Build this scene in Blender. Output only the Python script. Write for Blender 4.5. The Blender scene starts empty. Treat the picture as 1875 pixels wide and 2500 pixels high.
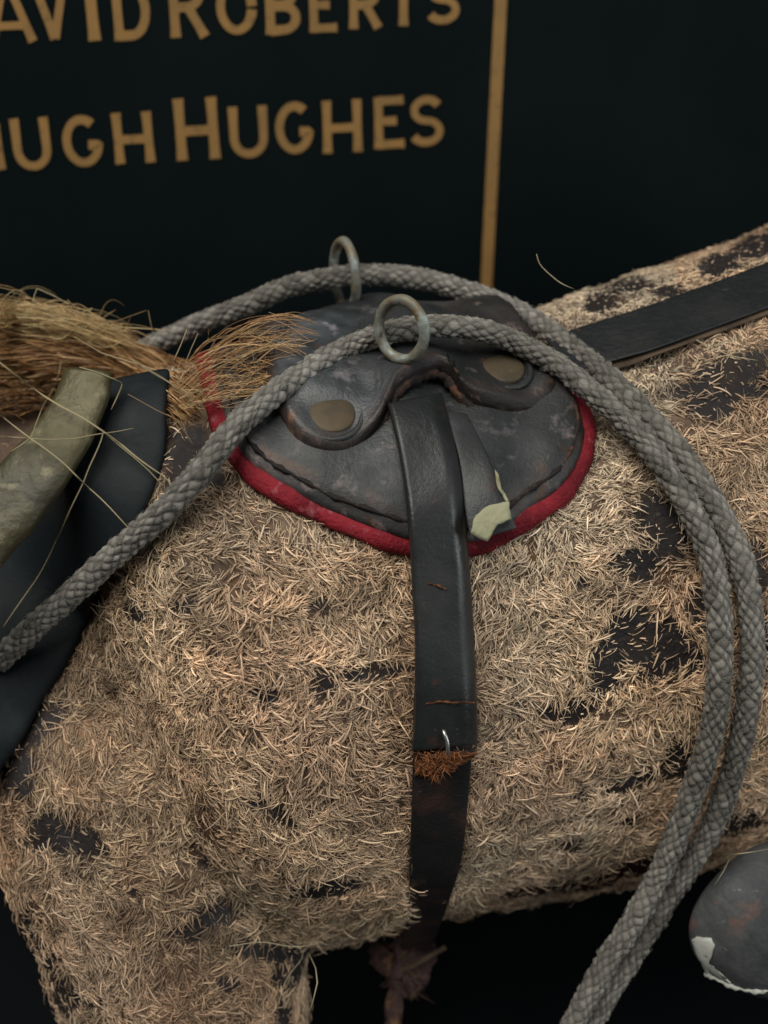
import bpy, bmesh, math, random
import numpy as np
from mathutils import Vector, Matrix
from mathutils.bvhtree import BVHTree
random.seed(7); rng = np.random.default_rng(11)
R = math.radians
scene = bpy.context.scene
col = scene.collection

# ------------------------------------------------------------------ camera
W, H, F = 1875.0, 2500.0, 2300.0
PITCH = R(27); D0 = 0.34
fwd = Vector((0, math.cos(PITCH), -math.sin(PITCH)))
cup = Vector((0, math.sin(PITCH), math.cos(PITCH)))
crt = Vector((1, 0, 0))
CAM = Vector((0, 0, 0.30)) - fwd * D0
cd = bpy.data.cameras.new('camera'); cam = bpy.data.objects.new('camera', cd); col.objects.link(cam)
cam.location = CAM; cam.rotation_euler = (R(90) - PITCH, 0, 0)
cd.sensor_fit = 'VERTICAL'; cd.sensor_height = 36; cd.lens = 36 * F / H
cd.clip_start = 0.01; cd.clip_end = 50
cd.dof.use_dof = True; cd.dof.focus_distance = 0.275; cd.dof.aperture_fstop = 7.2
scene.camera = cam

# ------------------------------------------------------------------ world, lamps, exposure
w = bpy.data.worlds.new('World'); scene.world = w; w.use_nodes = True
w.node_tree.nodes['Background'].inputs[0].default_value = (0.62, 0.72, 0.8, 1)
w.node_tree.nodes['Background'].inputs[1].default_value = 0.10
def area(name, loc, target, size, power, colr):
    ld = bpy.data.lights.new(name, 'AREA'); ld.shape = 'RECTANGLE'; ld.size = size[0]; ld.size_y = size[1]
    ld.energy = power; ld.color = colr
    o = bpy.data.objects.new(name, ld); col.objects.link(o); o.location = loc
    o.rotation_euler = (Vector(target) - Vector(loc)).to_track_quat('-Z', 'Y').to_euler(); return o
area('window_light', (-0.35, -0.55, 1.55), (0, 0, 0.32), (1.25, 0.9), 20.5, (1.0, 0.97, 0.90))
area('room_light', (1.15, -0.62, 0.62), (0, 0, 0.3), (0.30, 0.9), 4.6, (0.92, 0.98, 1.0))
scene.view_settings.view_transform = 'Standard'; scene.view_settings.look = 'None'
scene.view_settings.exposure = 0.0; scene.view_settings.gamma = 1
scene.view_settings.use_curve_mapping = False

# ------------------------------------------------------------------ helpers
def ray(px, py):                                   # direction with unit forward component
    return fwd + crt * ((px - W / 2) / F) - cup * ((py - H / 2) / F)
def P(px, py, d): return CAM + ray(px, py) * d
CAMn, fn, un, rn = (np.array(v) for v in (CAM, fwd, cup, crt))
def proj(p):                                       # (N,3) -> px, py, depth
    q = np.asarray(p) - CAMn; d = q @ fn
    return W / 2 + F * (q @ rn) / d, H / 2 - F * (q @ un) / d, d
def link(name, me, mat, parent=None):
    o = bpy.data.objects.new(name, me); col.objects.link(o)
    if mat is not None: me.materials.append(mat)
    if parent: o.parent = parent
    return o
def tag(o, label=None, cat=None, group=None, kind=None):
    for k, v in (('label', label), ('category', cat), ('group', group), ('kind', kind)):
        if v: o[k] = v
    return o
def empty(name, loc=(0, 0, 0)):
    o = bpy.data.objects.new(name, None); o.empty_display_size = .02; col.objects.link(o); o.location = loc; return o
def put(o, parent):                                # parent keeping world place
    o.parent = parent; o.matrix_parent_inverse = Matrix.Translation(parent.location).inverted(); return o
def mesh(name, verts, faces, smooth=True):
    me = bpy.data.meshes.new(name); me.from_pydata([tuple(v) for v in verts], [], faces); me.update()
    if smooth: me.shade_smooth()
    return me
def attr(me, name, colors):
    a = me.color_attributes.new(name, 'FLOAT_COLOR', 'POINT')
    c = np.ones((len(me.vertices), 4), np.float32); c[:, :3] = colors; a.data.foreach_set('color', c.ravel())
def catmull(pts, n):
    pts = np.array([tuple(p) for p in pts], float)
    e = np.vstack([2 * pts[0] - pts[1], pts, 2 * pts[-1] - pts[-2]]); out = []
    for i in range(1, len(e) - 2):
        t = np.linspace(0, 1, 12, endpoint=False)[:, None]
        a, b, c, d = e[i - 1], e[i], e[i + 1], e[i + 2]
        out.append(.5 * (2 * b + (c - a) * t + (2 * a - 5 * b + 4 * c - d) * t ** 2 + (3 * b - a - 3 * c + d) * t ** 3))
    out = np.vstack(out + [pts[-1:]])
    L = np.r_[0, np.cumsum(np.linalg.norm(np.diff(out, axis=0), axis=1))]
    s = np.linspace(0, L[-1], n)
    return np.stack([np.interp(s, L, out[:, k]) for k in range(out.shape[1])], 1)
def frames(path, up=None):
    T = np.gradient(path, axis=0); T /= np.linalg.norm(T, axis=1)[:, None]
    N = np.zeros_like(T); n = np.array(up if up is not None else (0.1, -1, .3), float)
    for i in range(len(T)):
        n = n - T[i] * (n @ T[i]); n /= np.linalg.norm(n); N[i] = n
        if up is not None: n = np.array(up, float)
    return T, N, np.cross(T, N)
def tube(path, rad, sides=20, flat=1.0, up=None, caps=True):   # rad: scalar/array/func(s,theta)->radius
    path = np.asarray(path); T, N, B = frames(path, up); n = len(path)
    th = np.linspace(0, 2 * np.pi, sides, endpoint=False)
    if callable(rad):
        s = np.r_[0, np.cumsum(np.linalg.norm(np.diff(path, axis=0), axis=1))]; rr = rad(s[:, None], th[None, :])
    else: rr = np.broadcast_to(np.asarray(rad, float).reshape(-1, 1), (n, sides))
    V = path[:, None, :] + rr[..., None] * (np.cos(th)[None, :, None] * N[:, None, :] * flat + np.sin(th)[None, :, None] * B[:, None, :])
    V = V.reshape(-1, 3)
    F_ = [(i * sides + j, i * sides + (j + 1) % sides, (i + 1) * sides + (j + 1) % sides, (i + 1) * sides + j) for i in range(n - 1) for j in range(sides)]
    if caps: F_ += [tuple(range(sides))[::-1], tuple(range((n - 1) * sides, n * sides))]
    return V, F_
def vnoise(p, scale, seed=0):                       # cheap smooth noise (sum of sines) on (N,3)
    g = np.random.default_rng(seed); out = 0
    for k in range(6):
        d = g.normal(size=3) * scale; out = out + np.sin(p @ d + g.uniform(0, 6.28)) * (1 if k % 2 else .8)
    return out / 3.2

# ------------------------------------------------------------------ materials
def mat(name, base, rough=.6, spec=.4, noise=None, bump=None, metal=0, att=None, rough2=None, crack=None):
    m = bpy.data.materials.new(name); m.use_nodes = True; nt = m.node_tree; b = nt.nodes['Principled BSDF']
    b.inputs['Roughness'].default_value = rough; b.inputs['Metallic'].default_value = metal
    b.inputs['Specular IOR Level'].default_value = spec; b.inputs['Base Color'].default_value = (*base, 1)
    tc = nt.nodes.new('ShaderNodeTexCoord'); cur = None
    for (c2, sc, lo, hi) in (noise or []):
        n = nt.nodes.new('ShaderNodeTexNoise'); n.inputs['Scale'].default_value = sc; n.inputs['Detail'].default_value = 6
        n.inputs['Roughness'].default_value = .62
        nt.links.new(tc.outputs['Object'], n.inputs['Vector'])
        r = nt.nodes.new('ShaderNodeMapRange'); r.inputs['From Min'].default_value = lo; r.inputs['From Max'].default_value = hi
        nt.links.new(n.outputs['Fac'], r.inputs['Value'])
        mx = nt.nodes.new('ShaderNodeMix'); mx.data_type = 'RGBA'
        nt.links.new(r.outputs[0], mx.inputs['Factor'])
        if cur is None: mx.inputs['A'].default_value = (*base, 1)
        else: nt.links.new(cur, mx.inputs['A'])
        mx.inputs['B'].default_value = (*c2, 1); cur = mx.outputs['Result']
    if att:
        a = nt.nodes.new('ShaderNodeAttribute'); a.attribute_name = att
        if cur is None: cur = a.outputs['Color']
        else:
            mx = nt.nodes.new('ShaderNodeMix'); mx.data_type = 'RGBA'; mx.blend_type = 'MULTIPLY'; mx.inputs['Factor'].default_value = 1
            nt.links.new(cur, mx.inputs['A']); nt.links.new(a.outputs['Color'], mx.inputs['B']); cur = mx.outputs['Result']
    if cur is not None: nt.links.new(cur, b.inputs['Base Color'])
    if rough2:
        n = nt.nodes.new('ShaderNodeTexNoise'); n.inputs['Scale'].default_value = rough2[1]; n.inputs['Detail'].default_value = 5
        nt.links.new(tc.outputs['Object'], n.inputs['Vector'])
        r = nt.nodes.new('ShaderNodeMapRange'); r.inputs['From Min'].default_value = .35; r.inputs['From Max'].default_value = .65
        r.inputs['To Min'].default_value = rough; r.inputs['To Max'].default_value = rough2[0]
        nt.links.new(n.outputs['Fac'], r.inputs['Value']); nt.links.new(r.outputs[0], b.inputs['Roughness'])
    prev = None
    if crack:
        wn = nt.nodes.new('ShaderNodeTexNoise'); wn.inputs['Scale'].default_value = crack[0] * .6; nt.links.new(tc.outputs['Object'], wn.inputs['Vector'])
        ad = nt.nodes.new('ShaderNodeVectorMath'); ad.operation = 'MULTIPLY_ADD'; ad.inputs[1].default_value = (1.1 / crack[0],) * 3
        nt.links.new(wn.outputs['Color'], ad.inputs[0]); nt.links.new(tc.outputs['Object'], ad.inputs[2])
        vo = nt.nodes.new('ShaderNodeTexVoronoi'); vo.feature = 'DISTANCE_TO_EDGE'; vo.inputs['Scale'].default_value = crack[0]; nt.links.new(ad.outputs[0], vo.inputs['Vector'])
        mr = nt.nodes.new('ShaderNodeMapRange'); mr.inputs['From Max'].default_value = .12; nt.links.new(vo.outputs['Distance'], mr.inputs['Value'])
        bp = nt.nodes.new('ShaderNodeBump'); bp.inputs['Strength'].default_value = crack[1]; bp.inputs['Distance'].default_value = crack[2]
        nt.links.new(mr.outputs[0], bp.inputs['Height']); prev = bp.outputs['Normal']
    for (sc, st, dist) in (bump or []):
        n = nt.nodes.new('ShaderNodeTexNoise'); n.inputs['Scale'].default_value = sc; n.inputs['Detail'].default_value = 5
        nt.links.new(tc.outputs['Object'], n.inputs['Vector'])
        bp = nt.nodes.new('ShaderNodeBump'); bp.inputs['Strength'].default_value = st; bp.inputs['Distance'].default_value = dist
        nt.links.new(n.outputs['Fac'], bp.inputs['Height'])
        if prev: nt.links.new(prev, bp.inputs['Normal'])
        prev = bp.outputs['Normal']
    if prev: nt.links.new(prev, b.inputs['Normal'])
    return m
M = {}
M['board'] = mat('painted_board_black', (.0036, .0070, .0078), .62, .06, noise=[((.006, .0095, .010), 9, .45, .8), ((.02, .024, .024), 160, .72, .8)], bump=[(60, .15, .0006)], rough2=(.75, 14))
M['gold'] = mat('old_gold_paint', (.35, .195, .065), .6, .2, noise=[((.25, .15, .055), 25, .4, .7), ((.16, .10, .045), 300, .55, .72), ((.03, .03, .02), 700, .66, .76)], bump=[(400, .25, .0003)])
M['floor'] = mat('black_floor', (.004, .005, .006), .6, .1, noise=[((.012, .011, .011), 30, .6, .8)])
M['skin'] = mat('bare_hide', (.020, .017, .017), .72, .25, noise=[((.055, .05, .05), 40, .5, .75), ((.034, .023, .017), 90, .50, .68), ((.10, .085, .07), 500, .60, .74)], bump=[(150, .7, .0015), (700, .6, .0008)], att='tint')
M['hair'] = mat('coat_hair', (1, 1, 1), .68, .25, att='tint')
M['mane'] = mat('mane_hair', (1, 1, 1), .5, .4, att='tint')
M['rope'] = mat('braided_cotton', (1, 1, 1), .9, .1, bump=[(1800, .5, .0004)], att='tint')
M['leather'] = mat('worn_grey_leather', (.013, .015, .0155), .42, .5, noise=[((.044, .047, .048), 26, .46, .66), ((.095, .085, .086), 150, .58, .70), ((.05, .026, .016), 60, .64, .72)], bump=[(60, .5, .0014), (220, .35, .0006), (900, .35, .0003)], rough2=(.66, 34), att='tint', crack=(420, .13, .0004))
M['leather2'] = mat('worn_dark_leather', (.024, .026, .026), .42, .5, noise=[((.055, .057, .06), 24, .48, .7), ((.06, .028, .018), 70, .6, .72)], bump=[(60, .35, .0012), (420, .35, .0004)], rough2=(.62, 26), crack=(420, .13, .0004))
M['edge'] = mat('cracked_leather_edge', (.019, .015, .014), .75, .25, noise=[((.10, .045, .026), 160, .54, .66), ((.06, .055, .055), 330, .6, .7)], bump=[(260, .8, .001)])
M['strap'] = mat('smooth_black_leather', (.014, .0155, .016), .29, .6, noise=[((.032, .031, .030), 30, .45, .75), ((.055, .028, .018), 110, .64, .74), ((.075, .075, .07), 500, .66, .76)], bump=[(35, .35, .0014), (240, .25, .0005), (800, .25, .0003)], rough2=(.50, 45), crack=(600, .08, .0003))
M['strapold'] = mat('scuffed_strap_leather', (.018, .017, .017), .36, .5, noise=[((.05, .028, .022), 70, .46, .66), ((.09, .075, .07), 240, .64, .76)], bump=[(120, .6, .0012)], crack=(480, .22, .0004))
M['red'] = mat('red_felt_trim', (.26, .018, .028), .75, .2, noise=[((.13, .008, .014), 60, .46, .62), ((.34, .09, .10), 190, .60, .72), ((.07, .02, .02), 420, .64, .72)], bump=[(200, .7, .0012), (900, .9, .0007)])
M['cream'] = mat('torn_cream_backing', (.36, .35, .22), .85, .2, noise=[((.22, .20, .12), 180, .5, .7)], bump=[(400, .6, .0008)])
M['brass'] = mat('dull_brass', (.095, .07, .042), .6, .3, metal=.3, noise=[((.06, .05, .035), 90, .45, .62), ((.22, .14, .08), 150, .6, .7)], bump=[(200, .3, .0006)])
M['hame'] = mat('tarnished_brass', (.085, .072, .033), .42, .45, metal=.35, noise=[((.04, .04, .03), 30, .44, .66), ((.20, .175, .10), 110, .58, .72), ((.035, .03, .02), 200, .6, .7)], bump=[(70, .4, .0016), (260, .6, .001)], rough2=(.6, 50))
M['ring'] = mat('weathered_ring_metal', (.20, .195, .16), .6, .4, metal=.2, noise=[((.19, .14, .07), 90, .45, .6), ((.38, .44, .42), 130, .52, .66), ((.07, .05, .03), 300, .6, .7)], bump=[(260, .6, .0008)])
M['steel'] = mat('bright_wire', (.6, .6, .58), .3, .5, metal=.9)
M['torn'] = mat('rotten_rust_leather', (.19, .075, .03), .9, .15, noise=[((.05, .022, .014), 220, .46, .62)], bump=[(500, .9, .0015)])
M['tornd'] = mat('rotten_dark_leather', (.075, .045, .042), .85, .2, noise=[((.26, .14, .07), 120, .55, .7)], bump=[(400, .9, .0015)])
M['collar'] = mat('collar_black_leather', (.010, .0135, .016), .58, .22, noise=[((.028, .034, .036), 30, .5, .72), ((.05, .055, .05), 200, .68, .8)], bump=[(50, .4, .0015), (500, .35, .0004)], rough2=(.75, 30))
M['crupper'] = mat('crupper_leather', (.011, .013, .014), .5, .35, noise=[((.022, .022, .022), 50, .5, .7), ((.08, .06, .045), 320, .66, .76)], bump=[(60, .5, .0012), (500, .5, .0005)], crack=(520, .12, .0004))
M['brownedge'] = mat('brown_strap_lining', (.10, .07, .045), .8, .2, noise=[((.05, .035, .025), 90, .45, .65)], bump=[(300, .5, .0008)])
M['paint'] = mat('grey_painted_plaster', (.04, .044, .046), .55, .4, noise=[((.085, .088, .088), 45, .48, .66), ((.16, .085, .065), 60, .60, .72), ((.2, .2, .19), 260, .66, .74)], bump=[(60, .6, .002), (300, .5, .0008)])
M['hide'] = mat('raw_tan_hide', (.20, .12, .085), .8, .25, noise=[((.12, .06, .045), 80, .5, .65), ((.5, .38, .28), 160, .6, .7)], bump=[(200, .7, .001)])
M['chip'] = mat('white_plaster', (.50, .51, .46), .85, .15, noise=[((.34, .34, .29), 120, .5, .7), ((.12, .12, .11), 300, .6, .7)])

# ------------------------------------------------------------------ floor and lettered board
YAW = R(14)
U = Vector((math.cos(YAW), math.sin(YAW), 0)); Nn = Vector((math.sin(YAW), -math.cos(YAW), 0)); Z = Vector((0, 0, 1))
fl = link('floor', mesh('floor', [(-3, -2, 0), (3, -2, 0), (3, 2, 0), (-3, 2, 0)], [(0, 1, 2, 3)], False), M['floor'])
tag(fl, 'black floor in deep shadow under the toy horse', kind='structure')
BO = Vector((0, 0.155, 0.3))                         # a point on the board's face
def onboard(px, py, lift=0.0):
    d = ray(px, py); t = (BO - CAM).dot(Nn) / d.dot(Nn); return CAM + d * t + Nn * lift
bl, br = BO - U * .9, BO + U * .9
bv = []
for q in (Vector((0, 0, 0)), -Nn * .018):
    for p_, z_ in ((bl, .002), (br, .002), (br, .95), (bl, .95)): v = p_ + q; bv.append((v.x, v.y, z_))
board = empty('sign_board', (BO.x, BO.y, 0)); tag(board, 'black painted board with gold hand-painted names behind the toy horse', 'sign board')
put(link('board_panel', mesh('board_panel', bv, [(0, 1, 2, 3), (7, 6, 5, 4), (0, 4, 5, 1), (1, 5, 6, 2), (2, 6, 7, 3), (3, 7, 4, 0)], False), M['board']), board)
def arc(cx, cy, rx, ry, a0, a1, n=14):
    return [(cx + rx * math.cos(R(a0 + (a1 - a0) * i / n)), cy + ry * math.sin(R(a0 + (a1 - a0) * i / n))) for i in range(n + 1)]
GL = {  # strokes in a unit box, y up
 'H': [[(.13, 0), (.12, 1)], [(.88, 0), (.87, 1)], [(.13, .47), (.88, .47)]],
 'U': [[(.13, 1)] + arc(.5, .38, .37, .31, 180, 360) + [(.87, 1)]],
 'G': [arc(.5, .5, .37, .42, 50, 325, 22) + [(.86, .42), (.62, .42)]],
 'E': [[(.17, 0), (.15, 1)], [(.17, .08), (.96, .08)], [(.15, .53), (.72, .53)], [(.15, .93), (.93, .93)]],
 'S': [arc(.5, .715, .34, .21, 25, 262, 12) + arc(.5, .29, .37, .215, 88, -155, 12)],
 'A': [[(.08, 0), (.46, 1)], [(.92, 0), (.54, 1)], [(.2, .27), (.8, .27)]],
 'V': [[(.08, 1), (.5, .06)], [(.92, 1), (.5, .06)]],
 'I': [[(.5, 0), (.5, 1)]],
 'D': [[(.14, 0), (.14, 1)], [(.14, .08), (.45, .08)] + arc(.45, .5, .40, .42, -88, 88, 16) + [(.14, .92)]],
 'R': [[(.14, 0), (.14, 1)], [(.14, .93), (.5, .93)] + arc(.5, .7, .32, .22, 88, -88, 10) + [(.14, .47)], [(.5, .47), (.88, 0)]],
 'O': [arc(.5, .5, .38, .43, 0, 352, 28)],
 'B': [[(.14, 0), (.14, 1)], [(.14, .93), (.5, .93)] + arc(.5, .74, .27, .19, 88, -88, 8) + [(.14, .54)], [(.14, .525), (.52, .52)] + arc(.52, .3, .33, .22, 88, -88, 8) + [(.14, .07)]],
 'T': [[(.5, 0), (.5, 1)], [(.02, .93), (.98, .93)]],
}
def letters(spec, name, label):
    V, Fc = [], []; lev = 0
    for ch, x0, x1, y0, y1, sw in spec:
        k = 1 / 1.3272; x0, x1, y0, y1 = x0 * k, x1 * k, y0 * k, y1 * k
        slope = -.055 if y1 > 250 else -.04
        lean = (975 - (x0 + x1) / 2) / 7000
        for st in GL[ch]:
            pp = []
            for (a, b) in st:
                X = x0 + (x1 - x0) * a; Y = y1 + (y0 - y1) * b
                Y += (a - .5) * (x1 - x0) * slope; X -= (b - .5) * (y1 - y0) * lean
                pp.append((X, Y))
            pp = np.array(pp); n = max(14, len(pp) * 2)
            L = np.r_[0, np.cumsum(np.linalg.norm(np.diff(pp, axis=0), axis=1))]; s = np.linspace(0, L[-1], n)
            pp = np.stack([np.interp(s, L, pp[:, 0]), np.interp(s, L, pp[:, 1])], 1)
            T = np.gradient(pp, axis=0); T /= np.linalg.norm(T, axis=1)[:, None]; Nm = np.stack([-T[:, 1], T[:, 0]], 1)
            t = np.linspace(-1, 1, n); hw = sw * .88 * k / 2 * (.92 + .16 * np.abs(t) ** 3) + rng.normal(0, .08, n)
            z = .00015 + (lev % 7) * .00004; lev += 1; base = len(V)
            for i in range(n):
                for sd in (-1, 1): V.append(onboard(*(pp[i] + Nm[i] * hw[i] * sd), z))
            Fc += [(base + 2 * i, base + 2 * i + 1, base + 2 * i + 3, base + 2 * i + 2) for i in range(n - 1)]
    o = put(link(name, mesh(name, V, Fc, False), M['gold']), board); o['label'] = label
top = [('D', -215, -80, -60, 140, 36), ('A', -48, 106, -62, 137, 32), ('V', 110, 226, -62, 138, 33), ('I', 270, 324, -62, 132, 44), ('D', 362, 490, -66, 130, 36), ('R', 545, 672, -85, 120, 36),
       ('O', 698, 832, -66, 110, 34), ('B', 858, 975, -62, 110, 36), ('E', 1000, 1094, -62, 104, 33), ('R', 1130, 1238, -70, 92, 33), ('T', 1252, 1362, -74, 84, 34), ('S', 1376, 1492, -78, 77, 31)]
row = [('H', -112, 10, 405, 552, 32), ('U', 38, 166, 382, 550, 33), ('G', 198, 338, 374, 540, 33), ('H', 366, 497, 364, 528, 34), ('H', 566, 708, 317, 517, 38),
       ('U', 740, 870, 344, 510, 33), ('G', 888, 1020, 330, 498, 33), ('H', 1043, 1174, 324, 494, 33), ('E', 1210, 1314, 314, 480, 33), ('S', 1322, 1440, 310, 473, 30)]
letters(top, 'lettering', 'gold hand-painted name DAVID ROBERTS, top row')
letters(row, 'lettering', 'gold hand-painted name HUGH HUGHES, lower row')
lv = []
for i, t in enumerate(np.linspace(0, 1, 30)):
    y = -60 + 860 * t; x = 1222 - (y / 690) * 35; hw = 15.5 - 2.0 * t + random.uniform(-.3, .3)
    lv += [onboard(x - hw, y, .0004), onboard(x + hw, y, .0004)]
put(link('gold_line', mesh('gold_line', lv, [(2 * i, 2 * i + 1, 2 * i + 3, 2 * i + 2) for i in range(29)], False), M['gold']), board)

# ------------------------------------------------------------------ horse body (one continuous mesh)
def section(px, T_, B_, wr=.8, n=40, dy=0.0):
    """ellipse across the horse's axis whose projection spans T_..B_"""
    s = (px - W / 2) / F * D0 * 1.0
    for _ in range(6):                               # where the axis (through (0,0,.3) along U) meets column px
        c = Vector((0, 0, .3)) + U * s; d = (c - CAM).dot(fwd); cx = W / 2 + F * (c - CAM).dot(crt) / d; s += (px - cx) * d / F
    c = Vector((0, 0, .3)) + U * s + Nn * dy; h = .1
    th = np.linspace(0, 2 * np.pi, n, endpoint=False)
    for _ in range(25):
        pts = np.array(c) + np.outer(np.cos(th) * h, np.array(Z)) + np.outer(np.sin(th) * h * wr, np.array(Nn))
        _, py, d = proj(pts); t, b = py.min(), py.max()
        c = c + Z * (((t + b) / 2 - (T_ + B_) / 2) * d.mean() / F / math.cos(PITCH)); h *= (B_ - T_) / (b - t)
    return pts
secs = [section(*a) for a in [(250, 1010, 2000, .55), (330, 940, 2100, .62), (420, 905, 2230, .72), (520, 895, 2300, .76), (640, 880, 2310, .78), (780, 842, 2290, .78), (940, 820, 2245, .78), (1100, 812, 2215, .78),
        (1250, 792, 2190, .78), (1400, 732, 2170, .78), (1560, 668, 2130, .78), (1720, 606, 2075, .80), (1900, 540, 2010, .84), (2100, 490, 1990, .86), (2300, 520, 1960, .84), (2480, 640, 1800, .75)]]
bm = bmesh.new()
def addloft(secs):
    rows = [[bm.verts.new(p) for p in s] for s in secs]; n = len(rows[0])
    for a, b in zip(rows, rows[1:]):
        for j in range(n): bm.faces.new((a[j], a[(j + 1) % n], b[(j + 1) % n], b[j]))
    bm.faces.new(rows[0][::-1]); bm.faces.new(rows[-1])
addloft(secs)
def capsule(pts, rads, flat=1.0):
    path = catmull([np.r_[np.array(p), r] for p, r in zip(pts, rads)], 40)
    rr = path[:, 3].copy(); path = path[:, :3]
    k = np.linspace(0, 1, 10); V0 = path[0] - (path[1] - path[0]) / np.linalg.norm(path[1] - path[0]) * rr[0]
    V1 = path[-1] + (path[-1] - path[-2]) / np.linalg.norm(path[-1] - path[-2]) * rr[-1]
    dir0 = (path[0] - V0); dir1 = (V1 - path[-1])
    a = [V0 + dir0 * (1 - math.cos(x * math.pi / 2)) for x in k[1:-1]]; ra = [rr[0] * math.sin(x * math.pi / 2) for x in k[1:-1]]
    b = [path[-1] + dir1 * math.sin(x * math.pi / 2) for x in k[1:-1]]; rb = [rr[-1] * math.cos(x * math.pi / 2) for x in k[1:-1]]
    V, Fc = tube(np.vstack([a, path, b]), np.r_[ra, rr, rb], 32, flat)
    vs = [bm.verts.new(v) for v in V]
    for f in Fc: bm.faces.new([vs[i] for i in f])
PM = lambda px, d: px * d / F
capsule([P(430, 1560, .335), P(400, 1800, .335), P(390, 2010, .335)], [PM(330, .33), PM(375, .33), PM(372, .33)], .8)
capsule([P(395, 2060, .335), P(440, 2300, .335), P(470, 2500, .335), P(480, 2760, .335)], [PM(350, .33), PM(312, .33), PM(282, .33), PM(250, .33)], .85)
lg = P(480, 2680, .335)
capsule([lg, lg + Vector((0, .006, -.04)), Vector((lg.x + .002, lg.y + .01, .075)), Vector((lg.x, lg.y, .034))], [PM(262, .33), PM(235, .33), PM(190, .33), PM(225, .33)], .9)
capsule([P(395, 1500, .345), P(170, 1330, .35), P(-150, 1160, .35), P(-450, 950, .35)], [PM(330, .34), PM(350, .34), PM(320, .34), PM(260, .34)], .8)
capsule([P(340, 1650, .33), P(270, 1900, .33), P(290, 2060, .33)], [PM(270, .33), PM(285, .33), PM(265, .33)], .9)
bmesh.ops.recalc_face_normals(bm, faces=bm.faces)
tmp = bpy.data.meshes.new('tmp'); bm.to_mesh(tmp); bm.free()
to = bpy.data.objects.new('tmp', tmp); col.objects.link(to)
rm = to.modifiers.new('r', 'REMESH'); rm.mode = 'VOXEL'; rm.voxel_size = .0022
sm = to.modifiers.new('s', 'SMOOTH'); sm.iterations = 22; sm.factor = .6
dg = bpy.context.evaluated_depsgraph_get(); bodyme = bpy.data.meshes.new_from_object(to.evaluated_get(dg)); bodyme.name = 'body'
bpy.data.objects.remove(to)
nv = len(bodyme.vertices); bc = np.empty(nv * 3); bodyme.vertices.foreach_get('co', bc); bc = bc.reshape(-1, 3)
bn = np.empty(nv * 3); bodyme.vertices.foreach_get('normal', bn); bn = bn.reshape(-1, 3)
bc = bc + bn * (vnoise(bc, 55, 3) * .0011 + vnoise(bc, 160, 4) * .0005)[:, None]
bodyme.vertices.foreach_set('co', bc.ravel()); bodyme.update(); bodyme.shade_smooth()
bvh = BVHTree.FromPolygons([tuple(v) for v in bc], [tuple(p.vertices) for p in bodyme.polygons])
def hit(px, py):
    r = ray(px, py); loc, n, _, dist = bvh.ray_cast(CAM, r.normalized())
    return (loc, n, (loc - CAM).dot(fwd)) if loc else (None, None, None)
def hitd(px, py):                                  # first body point at or below this pixel
    while hit(px, py)[0] is None and py < 2600: py += 6
    return hit(px, py)
AX = Vector((0, 0, .30))
h0 = hit(940, 1500)[0]
def sphi(p): q = p - AX; s = q.dot(U); q = q - U * s; return s, math.atan2(q.dot(Nn), q.z)
def surf(s, phi, off=0.0):
    d = Z * math.cos(phi) + Nn * math.sin(phi); o = AX + U * s + d * .3
    loc, n, _, _ = bvh.ray_cast(o, -d)
    if loc is None: loc, n = AX + U * s + d * .08, d
    return loc + n * off
def surfn(s, phi):
    d = Z * math.cos(phi) + Nn * math.sin(phi); loc, n, _, _ = bvh.ray_cast(AX + U * s + d * .3, -d); return n if n else d
horse = empty('toy_horse', (AX.x, AX.y, 0))
tag(horse, 'worn hide-covered toy horse with patchy straw-coloured coat in front of the lettered board', 'toy horse')
body = put(link('body', bodyme, M['skin']), horse)
cpx, cpy, _ = proj(bc)
tint = np.ones((nv, 3))
redz = np.exp(-(((cpx - 1500) / 330) ** 2)) * (1 / (1 + np.exp(-(cpy - (2215 - .13 * (cpx - 1000)) + 55) / 8)))
tint = tint * (1 - redz[:, None]) + redz[:, None] * np.array([1.6, .5, .4])
pal = np.exp(-(((cpx - 130) / 170) ** 2 + ((cpy - 1800) / 130) ** 2))
tint = tint * (1 + 2.2 * pal[:, None])

# ------------------------------------------------------------------ concentric shells that follow the body
def near_outline(pts): return [sphi(hitd(*p)[0]) for p in pts]
def closed(near, n=260, far_scale=1.0):              # near: left -> bottom -> right ; mirrored over the spine
    near = [p for p in near if p[1] > .14]
    far = [(s, -f * far_scale) for s, f in near[::-1]]
    pts = near + far
    e = [np.array(p) * np.array([1, .09]) for p in pts]; e.append(e[0])
    for _ in range(0): pass
    c = catmull(e, n * 3)
    # periodic smoothing
    c = c[:-1]
    for _ in range(10): c = (np.roll(c, 1, 0) + c * 2 + np.roll(c, -1, 0)) / 4
    c = np.vstack([c, c[:1]]); L = np.r_[0, np.cumsum(np.linalg.norm(np.diff(c, axis=0), axis=1))]; s = np.linspace(0, L[-1], n, endpoint=False)
    c = np.stack([np.interp(s, L, c[:, k]) for k in range(2)], 1); c[:, 1] /= .09
    return c
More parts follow.
